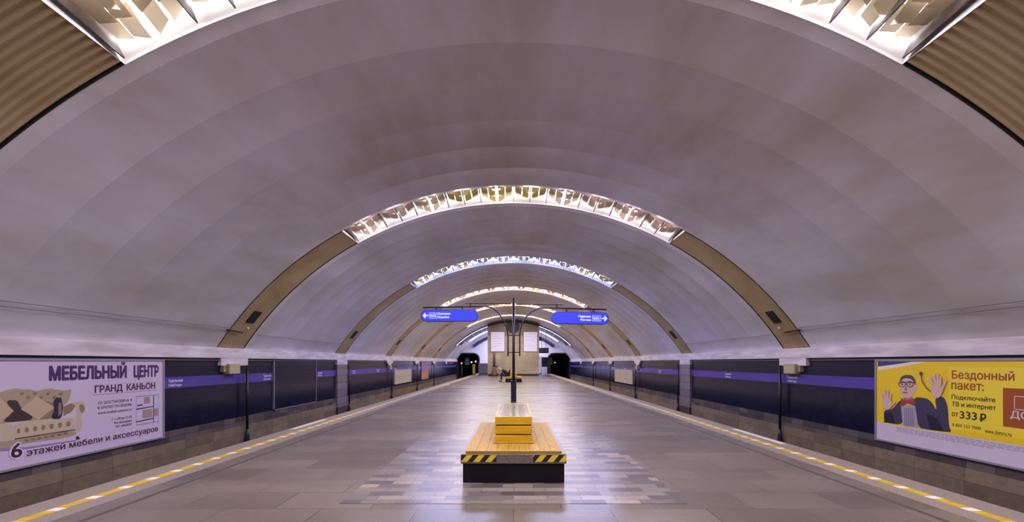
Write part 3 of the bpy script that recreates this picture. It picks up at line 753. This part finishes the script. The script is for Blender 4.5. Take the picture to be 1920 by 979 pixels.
# beige blank boards
M['board'] = mat('beige blank board', (176, 164, 146), .6)
for s, y0, y1 in ((-1, 33.4, 38.7), (1, 33.45, 39.1)):
    nm = 'left' if s < 0 else 'right'
    r_ = thing('blank_board', (s*(WX-.03), (y0+y1)/2, .02), 'blank beige board on the %s track wall' % nm, 'board', 'blank beige boards')
    x0, x1 = sorted((s*(WX-.06), s*WX)); mb = MB(); mb.box(x0, x1, y0, y1, .02, 1.02); mb.build('panel', M['board'], r_)
    xa, xb = sorted((s*(WX-.065), s*(WX-.058))); mb = MB()
    if s < 0: mb.box(xa, xb, y0+.5, y1-.6, .5, .53)
    else:
        for q in (1/3, 2/3): mb.box(xa, xb, y0+(y1-y0)*q-.02, y0+(y1-y0)*q+.02, .02, 1.02)
        for z in (.36, .68): mb.box(xa, xb, y0, y1, z-.008, z+.008)
    mb.build('seam', mat('board seam', (128, 118, 106), .6), r_)
    mb = MB(); xa, xb = sorted((s*(WX-.075), s*WX))
    mb.box(xa, xb, y0-.05, y0, 0, 1.04).box(xa, xb, y1, y1+.05, 0, 1.04).box(xa, xb, y0, y1, 1.02, 1.05).box(xa, xb, y0, y1, -.01, .02); mb.build('frame', mat('board frame', (190, 178, 165), .5), r_)
# small upright poster, violet to orange
r_ = thing('upright_poster', (-(WX-.03), 44.8, -.04), 'narrow violet and orange poster on the far left track wall', 'poster')
pm = mat('violet orange print', (150, 120, 160), .4); t = NT(pm); c = t.n('ShaderNodeTexCoord'); sp_ = t.n('ShaderNodeSeparateXYZ'); t.l(c.outputs['Object'], sp_.inputs[0])
mr = t.n('ShaderNodeMapRange'); mr.inputs['From Min'].default_value = -.04+.04; mr.inputs['From Max'].default_value = 1.75; t.l(sp_.outputs[2], mr.inputs['Value'])
t.l(t.mix(t.ramp(mr.outputs[0], [(0, (206, 140, 84)), (.35, (196, 132, 110)), (.6, (150, 116, 160)), (1, (112, 100, 170))]), t.ramp(t.noise(t.coord((1, 3, 1)), 1.5, 3), [(.35, (90, 80, 100)), (.65, (170, 160, 150))]), .4, 'OVERLAY'), t.b.inputs['Base Color'])
mb = MB(); mb.box(-WX, -(WX-.05), 43.1, 46.5, -.02, 1.74); mb.build('print', pm, r_)
mb = MB(); mb.box(-WX, -(WX-.06), 43.0, 43.1, -.05, 1.75).box(-WX, -(WX-.06), 46.5, 46.6, -.05, 1.75).box(-WX, -(WX-.06), 43.0, 46.6, -.06, -.02); mb.build('frame', M['rail'], r_)
# cables strung along the vault
for s in (-1, 1):
    nm = 'left' if s < 0 else 'right'
    for (z, ya, yb, wd) in ((2.62, YBACK+.1, 13.4, 'upper'), (2.535, YBACK+.1, 13.4, 'lower'), (2.52, 14.9, 22.3, 'far')):
        rr_ = R-.03; x = s*math.sqrt(rr_**2-(z-ZC)**2)
        n = 14; pts = [(x-s*0, ya+(yb-ya)*j/n, z-.012*math.sin(PI*((j*3) % n)/n)) for j in range(n+1)]
        mb = MB(); mb.tube(pts, .006, 6)
        lab = ('%s of two thin cables along the foot of the near vault on the %s' % (wd, nm)) if wd != 'far' else 'single thin cable along the %s foot of the second vault bay' % nm
        tag(mb.build('cable', mat('cable', (92, 78, 88), .6), smooth=True), lab, 'cable', 'thin cables on the vault')
    r_ = thing('cable_bracket', arc(s*(SPR-.06), R, 13.5), 'small dark cable bracket at the %s foot of the second arch' % nm, 'bracket')
    p0 = Vector(arc(s*(SPR-.062), R-.03, 13.3)); mb = MB(); mb.tube([p0, p0+Vector((0, .75, -.03))], .02, 8); mb.build('bar', M['clip'], r_)
    q0 = Vector(arc(s*(SPR-.075), R-.02, 14.2)); mb = MB(); mb.tube([q0+Vector((0, 0, -.04)), q0+Vector((0, 0, .04))], .035, 10); mb.build('insulator', M['white_paint'], r_, smooth=True)

# ------------------------------------------------------------------ the two large billboards
PF = .055                         # how far the print stands off the wall
def conv(s, ox, oy, k):           # crop pixels of the photograph -> (Y, z) on the poster plane
    X = WX-PF
    def f(zx, zy):
        px, py = ox+zx/k, oy+zy/k; off = abs(px-963)
        return (FPX*X/off, EYE-(py-680)*X/off)
    return f
def art(s, layer):
    return lambda y, z: (s*(WX-PF-.0007*layer), y, z)
def soft(pts):
    for _ in range(2):
        out = []
        for i in range(len(pts)):
            (a, b2), (c, d) = pts[i], pts[(i+1) % len(pts)]
            out += [(a*.8+c*.2, b2*.8+d*.2), (a*.2+c*.8, b2*.2+d*.8)]
        pts = out
    return pts
def picture(name, polys, mats, s, parent, layer0=1):
    mb = MB()
    for k, (mi, pts) in enumerate(polys):
        mb.m = mi; fn = art(s, layer0+k*.5); mb.face([fn(*p) for p in pts])
    return mb.build(name, mats, parent, fix=False)
def frame_of(s, y0, y1, z0, z1, parent, m):
    mb = MB(); a, b2 = sorted((s*(WX-PF-.02), s*WX)); w_ = .045
    mb.box(a, b2, y0-w_, y1+w_, z1, z1+w_).box(a, b2, y0-w_, y1+w_, z0-w_, z0).box(a, b2, y0-w_, y0, z0, z1).box(a, b2, y1, y1+w_, z0, z1)
    return mb.build('frame', m, parent, bevel=.006)
def ell(cx, cy, rx, ry, n=24): return [(cx+rx*math.cos(2*PI*j/n), cy+ry*math.sin(2*PI*j/n)) for j in range(n)]
M['frame_grey'] = mat('poster frame grey', (150, 140, 158), .4, metal=.3)

# left: furniture centre
B1 = thing('billboard', (-(WX-.03), 8.3, -.25), 'large furniture billboard with beige sofa on the left track wall', 'billboard')
ink = {k: mat('ink '+k, c, .45) for k, c in dict(paper=(196, 178, 206), plum=(62, 30, 88), wine=(66, 24, 52), black=(44, 34, 56), sofa=(164, 142, 122), sofa_lt=(188, 168, 146), sofa_dk=(58, 42, 40), sofa_mid=(134, 112, 92), tan=(160, 128, 130), grey=(140, 120, 160), halo=(214, 200, 222), navy=(36, 28, 54), cushion=(184, 160, 132)).items()}
mb = MB(); mb.box(-WX, -(WX-PF), 5.2, 11.3, -.24, 1.63); mb.build('print', ink['paper'], B1)
frame_of(-1, 5.2, 11.3, -.24, 1.63, B1, M['frame_grey'])
f1 = conv(-1, 0, 720, 6.118)
def P1(pts): return [f1(*p) for p in pts]
sofa = [
 (0, [(6.5, .95), (6.8, 1.12), (7.3, 1.15)] + P1([(0, 100), (90, 65), (200, 50), (260, 65), (340, 60), (420, 85), (480, 65), (570, 50), (650, 65), (740, 80), (810, 55), (820, 90), (785, 200), (720, 260), (700, 400), (0, 450)]) + [(6.4, .45)]),
 (3, P1([(60, 190), (200, 185), (240, 280), (420, 410), (0, 450), (150, 330)])),
 (2, P1([(430, 150), (500, 190), (640, 220), (610, 280)])),
 (4, P1([(720, 265), (800, 225), (880, 230), (820, 320), (730, 370)])),
 (1, P1([(790, 215), (900, 203), (960, 203), (985, 260), (975, 330), (930, 345), (940, 440), (930, 520), (890, 560), (868, 560), (872, 400), (876, 250)])),
 (4, P1([(905, 240), (950, 235), (972, 270), (960, 325), (930, 335), (915, 300)])),
 (1, P1([(170, 455), (500, 400), (855, 390), (855, 520), (170, 625)])),
 (1, [(6.2, .42)] + P1([(0, 460), (165, 460), (165, 630), (0, 650)]) + [(6.2, .15)]),
 (3, P1([(165, 628), (860, 520), (868, 530), (165, 642)])),
 (0, [(6.2, .12)] + P1([(0, 660), (165, 640), (870, 528), (870, 600), (240, 690), (0, 760)]) + [(6.2, -.02)]),
 (5, P1([(235, 290), (420, 140), (625, 270), (440, 412)])),
 (4, P1([(440, 412), (625, 270), (600, 395)])),
 (5, [(7.0, .75)] + P1([(0, 165), (155, 310), (0, 440)]) + [(7.0, .52)]),
 (6, P1([(605, 200), (640, 165), (655, 150), (670, 165), (700, 148), (722, 280), (700, 405), (578, 402), (620, 300)])),
 (4, P1([(670, 220), (700, 215), (705, 330), (665, 380)])),
 (3, P1([(870, 600), (900, 600), (915, 635), (870, 640)])),
]
for q in range(7):
    sofa.append((2, P1(ell(210+q*95, 540-q*14, 22, 30, 10))))
    sofa.append((2, P1(ell(300+q*75, 650-q*14, 26, 16, 10))))
    sofa.append((4, P1(ell(250+q*75, 110+(q % 2)*40, 20, 16, 10))))
picture('sofa_picture', [(q_, soft(p_) if len(p_) > 5 else p_) for q_, p_ in sofa], [ink['sofa'], ink['sofa_lt'], ink['sofa_mid'], ink['sofa_dk'], ink['sofa_mid'], ink['cushion'], ink['navy']], -1, B1)
mb = MB(); fn = art(-1, 9); mb.face([fn(*p) for p in [(5.2, .02)] + P1([(0, 740), (300, 725), (870, 640), (870, 655), (300, 745), (0, 775)]) + [(5.2, -.03)]]); mb.build('floor_shadow', ink['grey'], B1, fix=False)
L1 = lambda l: art(-1, l)
text('lettering', 'МЕБЕЛЬНЫЙ', ink['plum'], L1(2), 8.53, 10.25, 1.25, 1.525, B1, .065)
text('lettering', 'ЦЕНТР', ink['plum'], L1(2), 10.43, 11.17, 1.25, 1.525, B1, .065)
text('lettering', 'ГРАНД', ink['wine'], L1(2), 9.46, 10.14, .965, 1.11, B1, .045)
text('lettering', 'КАНЬОН', ink['wine'], L1(2), 10.24, 11.06, .965, 1.11, B1, .045)
mb = MB(); fn = L1(2)
for a, b2, c, d in ((9.42, 10.18, .925, .932), (10.2, 11.1, .925, .932), (9.42, 10.18, 1.13, 1.134), (10.2, 11.1, 1.13, 1.134)): mb.face([fn(a, c), fn(b2, c), fn(b2, d), fn(a, d)])
mb.build('rule_lines', ink['wine'], B1, fix=False)
for body, a, b2, z, h, m_ in (('УЛ. ШОСТАКОВИЧА, 8', 9.53, 10.38, .715, .06, 'black'), ('М. «ПРОСПЕКТ ПРОСВЕЩЕНИЯ»', 9.53, 10.38, .615, .055, 'black'), ('www.mebel-canyon.ru', 9.53, 10.38, .505, .06, 'wine'),
                              ('с 11.00 до 21.00', 9.86, 10.38, .335, .055, 'wine'), ('без выходных', 9.92, 10.38, .25, .055, 'black'), ('тел. 600-0029', 9.95, 10.38, .165, .055, 'black')):
    text('lettering', body, ink[m_], L1(2), a, b2, z, z+h, B1, .02)
mp = [(0, [(10.50, .82), (11.16, .82), (11.16, .80), (10.50, .80)]), (0, [(10.50, .14), (11.16, .14), (11.16, .16), (10.50, .16)]), (0, [(10.50, .14), (10.51, .14), (10.51, .82), (10.50, .82)]), (0, [(11.15, .14), (11.16, .14), (11.16, .82), (11.15, .82)]),
      (1, [(10.72, .62), (10.9, .62), (10.9, .78), (10.72, .78)]), (1, [(10.68, .28), (10.97, .28), (10.97, .48), (10.68, .48)]), (1, [(11.02, .3), (11.15, .3), (11.15, .48), (11.02, .48)]),
      (2, [(10.5, .5), (11.0, .53), (11.0, .55), (10.5, .53)]), (2, [(10.53, .58), (10.68, .59), (10.68, .62), (10.53, .61)]), (2, [(10.5, .21), (11.0, .235), (11.0, .26), (10.5, .235)]), (3, [(11.0, .16), (11.02, .16), (11.02, .8), (11.0, .8)])]
picture('map_picture', mp, [ink['grey'], ink['tan'], ink['black'], ink['plum']], -1, B1)
text('lettering', '6', ink['halo'], L1(10), 7.85, 8.085, -.10, .205, B1, .10, ref='6')
text('lettering', '6', ink['wine'], L1(11), 7.875, 8.065, -.075, .185, B1, .03, ref='6')
text('lettering', 'этажей мебели и аксессуаров', ink['halo'], L1(10), 8.11, 11.16, -.095, .045, B1, .08)
text('lettering', 'этажей мебели и аксессуаров', ink['wine'], L1(11), 8.125, 11.145, -.085, .04, B1, .035)

# right: television and internet
B2 = thing('billboard', (WX-.03, 8.0, -.25), 'large yellow internet billboard with man raising hands on the right track wall', 'billboard')
jk = {k: mat('ink right '+k, c, .45) for k, c in dict(yellow=(226, 190, 16), lemon=(230, 202, 52), amber=(214, 160, 14), white=(200, 184, 204), suit=(58, 50, 76), suit_dk=(28, 22, 44), shirt=(160, 146, 172), skin=(206, 168, 160), skin_dk=(150, 108, 104), bow=(150, 60, 40), brown=(150, 66, 22), black=(40, 32, 20), orange=(150, 74, 26), navy=(52, 44, 110), pale=(226, 214, 200), print=(140, 126, 146), hair=(84, 62, 70)).items()}
Y0, Y1 = 5.0, 10.92
mb = MB(); mb.box(WX-PF, WX, Y0, Y1, -.22, 1.63); mb.build('print', jk['yellow'], B2)
frame_of(1, Y0, Y1, -.22, 1.63, B2, M['frame_grey'])
f2 = conv(1, 1640, 670, 6.12); f3 = conv(1, 1770, 670, 6.12)
def P2(pts): return [f2(*p) for p in pts]
def finger(a, b2, wd):
    (x0, y0), (x1, y1) = a, b2; d = math.hypot(x1-x0, y1-y0); nx, ny = -(y1-y0)/d*wd, (x1-x0)/d*wd
    tip = [(x1+nx*.8, y1+ny*.8), (x1+(x1-x0)/d*wd*.8, y1+(y1-y0)/d*wd*.8), (x1-nx*.8, y1-ny*.8)]
    return [(x0+nx, y0+ny)] + tip + [(x0-nx, y0-ny)]
pc = [
 (8, P2([(38, 50), (440, 52), (250, 80), (38, 108)])),
 (9, P2([(38, 108), (250, 80), (440, 52), (600, 52), (300, 110), (38, 150)])),
 (0, P2([(105, 605), (205, 600), (300, 480), (320, 560), (335, 782), (110, 748)])),
 (0, P2([(455, 455), (600, 470), (660, 520), (715, 620), (690, 465), (795, 450), (840, 560), (855, 800), (885, 862), (760, 850), (640, 835), (500, 812), (465, 560)])),
 (1, P2([(590, 640), (720, 700), (800, 850), (640, 835)])),
 (1, P2([(110, 640), (200, 630), (240, 760), (110, 748)])),
 (2, P2([(300, 550), (465, 550), (505, 812), (325, 780)])),
 (4, P2([(340, 430), (430, 430), (440, 500), (330, 500)])),
 (3, P2(ell(378, 340, 92, 130))),
 (3, P2(ell(470, 350, 16, 34, 12))),
 (7, P2([(288, 290), (300, 230), (350, 200), (430, 205), (470, 260), (476, 330), (455, 290), (420, 245), (340, 240), (300, 280)])),
 (5, P2([(300, 468), (375, 500), (455, 470), (465, 560), (378, 530), (310, 572)])),
 (4, P2(ell(350, 405, 36, 12, 12))),
 (7, P2([(270, 290), (365, 280), (365, 290), (275, 300)])), (7, P2([(372, 280), (462, 290), (460, 300), (372, 290)])),
]
for cx in (318, 412):
    ring_ = ell(cx, 308, 42, 36, 16); inn = ell(cx, 308, 34, 29, 16)
    for j in range(16): pc.append((7, P2([ring_[j], ring_[(j+1) % 16], inn[(j+1) % 16], inn[j]])))
    pc.append((7, P2(ell(cx, 308, 8, 9, 10))))
pc.append((4, P2([(360, 320), (374, 375), (352, 378)])))
pc.append((3, P2(ell(150, 535, 55, 70, 16))))
for tip, root, wd in (((85, 420), (110, 510), 13), ((122, 378), (133, 490), 13), ((160, 376), (155, 485), 13), ((196, 415), (178, 500), 12), ((240, 515), (185, 565), 13)): pc.append((3, P2(finger(root, tip, wd))))
pc.append((3, P2(ell(725, 385, 62, 85, 16))))
for tip, root, wd in (((640, 235), (685, 340), 16), ((690, 200), (710, 320), 16), ((735, 195), (735, 320), 16), ((768, 225), (760, 330), 15), ((830, 265), (770, 400), 16), ): pc.append((3, P2(finger(root, tip, wd))))
for (a, b2) in (((540, 190), (555, 270)), ((555, 270), (600, 350)), ((600, 350), (650, 390))): pc.append((8, P2(finger(a, b2, 6))))
pc.append((8, P2(ell(540, 185, 18, 18, 12))))
for j in range(5): pc.append((1, P2([(352+j*22, 580), (355+j*22, 580), (362+j*24, 790), (358+j*24, 790)])))
picture('man_picture', [(q_, soft(p_) if q_ in (0, 2, 4, 7) and len(p_) > 5 else p_) for q_, p_ in pc], [jk['suit'], jk['suit_dk'], jk['shirt'], jk['skin'], jk['skin_dk'], jk['bow'], jk['black'], jk['hair'], jk['navy'], jk['pale']], 1, B2, 2)
mb = MB(); fn = art(1, 1); mb.face([fn(*p) for p in ((Y0, -.22), (Y1, -.22), (Y1, .17), (Y0, .17))]); mb.build('white_band', jk['white'], B2, fix=False)
mb = MB(); fn = art(1, 1.5)
rnd = random.Random(3)
for q in range(4):
    y = 10.35
    while y > (6.4 if q < 3 else 8.3):
        ln = rnd.uniform(.05, .16); z = .125-.032*q; mb.face([fn(y, z), fn(y-ln, z), fn(y-ln, z+.013), fn(y, z+.013)]); y -= ln+.025
mb.build('fine_print', jk['print'], B2, fix=False)
mb = MB(); fn = art(1, 1); a = [f3(50, 110), (6.2, 1.5), (6.2, .3), f3(60, 820)]; mb.face([fn(*p) for p in a]); mb.build('text_panel', jk['lemon'], B2, fix=False)
mb = MB(); fn = art(1, 2.5); mb.face([fn(*p) for p in ((8.1, .46), (6.3, .46), (6.3, 1.15), (8.1, 1.15))]); ob = mb.build('orange_square', jk['orange'], B2, fix=False)
TF = lambda l: (lambda u, v: (WX-PF-.0007*l, -u, v))
def rtext(body, xa, xb, z0, z1, m_, l=3, bold=.02, ref=None):
    ya, yb = f3(xa, 0)[0], f3(xb, 0)[0]
    return text('lettering', body, jk[m_], TF(l), -ya, -yb, z0, z1, B2, bold, ref)
rtext('Бездонный', 90, 812, 1.28, 1.435, 'brown'); rtext('пакет:', 85, 460, 1.07, 1.18, 'brown', ref='x')
rtext('Подключайте', 88, 590, .875, .958, 'black'); rtext('ТВ и интернет', 90, 598, .735, .82, 'black')
rtext('от', 90, 165, .535, .60, 'black', ref='x'); rtext('333', 180, 380, .505, .655, 'black', ref='3'); rtext('Р', 418, 488, .495, .64, 'black', bold=.04)
mb = MB(); fn = art(1, 3.5); q0, q1 = f3(408, 0)[0], f3(470, 0)[0]
for z in (.525, .552): mb.face([fn(q0, z), fn(q1, z), fn(q1, z+.016), fn(q0, z+.016)])
mb.build('currency_bars', jk['black'], B2, fix=False)
rtext('8 800 333 7000', 95, 425, .335, .395, 'black', bold=.005); rtext('www.domru.ru', 470, 775, .295, .35, 'black', bold=.005, ref='x')
text('lettering', 'ДОМ.RU', jk['white'], TF(4), -7.98, -7.2, .63, .75, B2, .02)
# white television outline
mb = MB(); fn = art(1, 4); a, b2, c, d, w_ = 7.92, 7.2, .78, 1.02, .014
for q in ((a, b2, c, c+w_), (a, b2, d-w_, d), (a, a-w_, c, d), (b2+w_, b2, c, d)): mb.face([fn(q[0], q[2]), fn(q[1], q[2]), fn(q[1], q[3]), fn(q[0], q[3])])
mb.build('television_outline', jk['white'], B2, fix=False)

# ------------------------------------------------------------------ seated person and bag on the far bench
def skinned(name, verts, edges, radii, m, parent=None, root=0, sub=2):
    me = bpy.data.meshes.new(name); off = wloc(parent) if parent else Vector()
    me.from_pydata([tuple(Vector(v_)-off) for v_ in verts], edges, []); o = bpy.data.objects.new(name, me); COL.objects.link(o)
    sk = o.modifiers.new('skin', 'SKIN'); sk.use_smooth_shade = True
    for k, r_ in enumerate(radii): me.skin_vertices[0].data[k].radius = (r_, r_) if not isinstance(r_, tuple) else r_; me.skin_vertices[0].data[k].use_root = (k == root)
    sb = o.modifiers.new('subdivision', 'SUBSURF'); sb.levels = sb.render_levels = sub
    bpy.context.view_layer.update(); dg = bpy.context.evaluated_depsgraph_get()
    nm_ = bpy.data.meshes.new_from_object(o.evaluated_get(dg)); nm_.name = name
    bpy.data.objects.remove(o); nm_.materials.clear(); nm_.materials.append(m)
    for p in nm_.polygons: p.use_smooth = True
    o = bpy.data.objects.new(name, nm_); COL.objects.link(o)
    if parent: o.parent = parent
    return o
py = 38.2
skin_m = mat('skin', (206, 170, 158), .6); cloth = mat('dark jacket', (26, 20, 40), .8); trouser = mat('dark trousers', (34, 28, 46), .8)
# bent forward, facing left (-X), forearms on the knees
bv = [(-.50, py, .60), (-.62, py, .76), (-.82, py, .92), (-.98, py, .98), (-1.06, py, 1.02), (-1.14, py, 1.06), (-1.22, py, 1.08), (-1.24, py, 1.00),
      (-.90, py-.20, .95), (-.92, py-.26, .70), (-1.12, py-.14, .58), (-1.22, py-.08, .56),
      (-.90, py+.20, .95), (-.92, py+.26, .70), (-1.12, py+.14, .58), (-1.22, py+.08, .56),
      (-.55, py-.10, .555), (-1.02, py-.13, .545), (-1.03, py-.13, .10), (-1.18, py-.14, .05),
      (-.55, py+.10, .555), (-1.02, py+.13, .545), (-1.03, py+.13, .10), (-1.18, py+.14, .05)]
be = [(0, 1), (1, 2), (2, 3), (3, 4), (4, 5), (5, 6), (6, 7), (2, 8), (8, 9), (9, 10), (10, 11), (2, 12), (12, 13), (13, 14), (14, 15), (0, 16), (16, 17), (17, 18), (18, 19), (0, 20), (20, 21), (21, 22), (22, 23)]
br = [.11, .11, .11, .08, .058, .09, .105, .07, .07, .055, .042, .035, .07, .055, .042, .035, .10, .075, .05, .04, .10, .075, .05, .04]
pr = thing('person', (-.6, py, 0), 'person in dark clothes sitting bent forward on the far bench', 'person')
body = skinned('body', bv, be, br, skin_m, pr)
jv = bv[:3] + [(-.99, py, .985)] + bv[8:11] + bv[12:15]
jacket = skinned('jacket', jv, [(0, 1), (1, 2), (2, 3), (2, 4), (4, 5), (5, 6), (2, 7), (7, 8), (8, 9)], [.18, .185, .19, .125, .09, .075, .06, .09, .075, .06], cloth, pr)
tv = [bv[0]] + bv[16:19] + bv[20:23]
skinned('trousers', tv, [(0, 1), (1, 2), (2, 3), (0, 4), (4, 5), (5, 6)], [.17, .12, .095, .07, .12, .095, .07], trouser, pr)
for sgn in (-1, 1):
    skinned('shoe', [(-1.0, py+sgn*.135, .06), (-1.1, py+sgn*.138, .055), (-1.27, py+sgn*.142, .045)], [(0, 1), (1, 2)], [.06, .058, .042], M['dark_metal'], pr)
    # five fingers on each hand
    for j in range(5):
        a = Vector((-1.20, py+sgn*.08+(j-2)*.018, .57)); 
        if j == 4: a = Vector((-1.17, py+sgn*.03, .585))
        skinned('finger', [a, a+Vector((-.045, 0, -.012)), a+Vector((-.07-.008*(j in (1, 2)), 0, -.05))], [(0, 1), (1, 2)], [.010, .009, .008], skin_m, pr, sub=1)
skinned('cap', [(-1.13, py, 1.12), (-1.2, py, 1.15), (-1.30, py, 1.11)], [(0, 1), (1, 2)], [.10, .105, .055], mat('pale cap', (196, 180, 190), .8), pr)
bg = thing('shoulder_bag', (-.33, 39.1, .43), 'dark bag leaning against the backrest of the far bench', 'bag')
mb = MB(); mb.prism([(-.52, .435), (-.30, .435), (-.27, .9), (-.33, 1.0), (-.42, .9)], lambda u, v: (u, 38.9, v), lambda u, v: (u, 39.3, v)); mb.build('body', cloth, bg, bevel=.03)
mb = MB(); mb.tube([(-.33, 38.95, .98), (-.27, 39.0, 1.16), (-.24, 39.1, 1.22), (-.27, 39.2, 1.16), (-.33, 39.25, .98)], .02, 8); mb.build('strap', M['dark_metal'], bg, smooth=True)
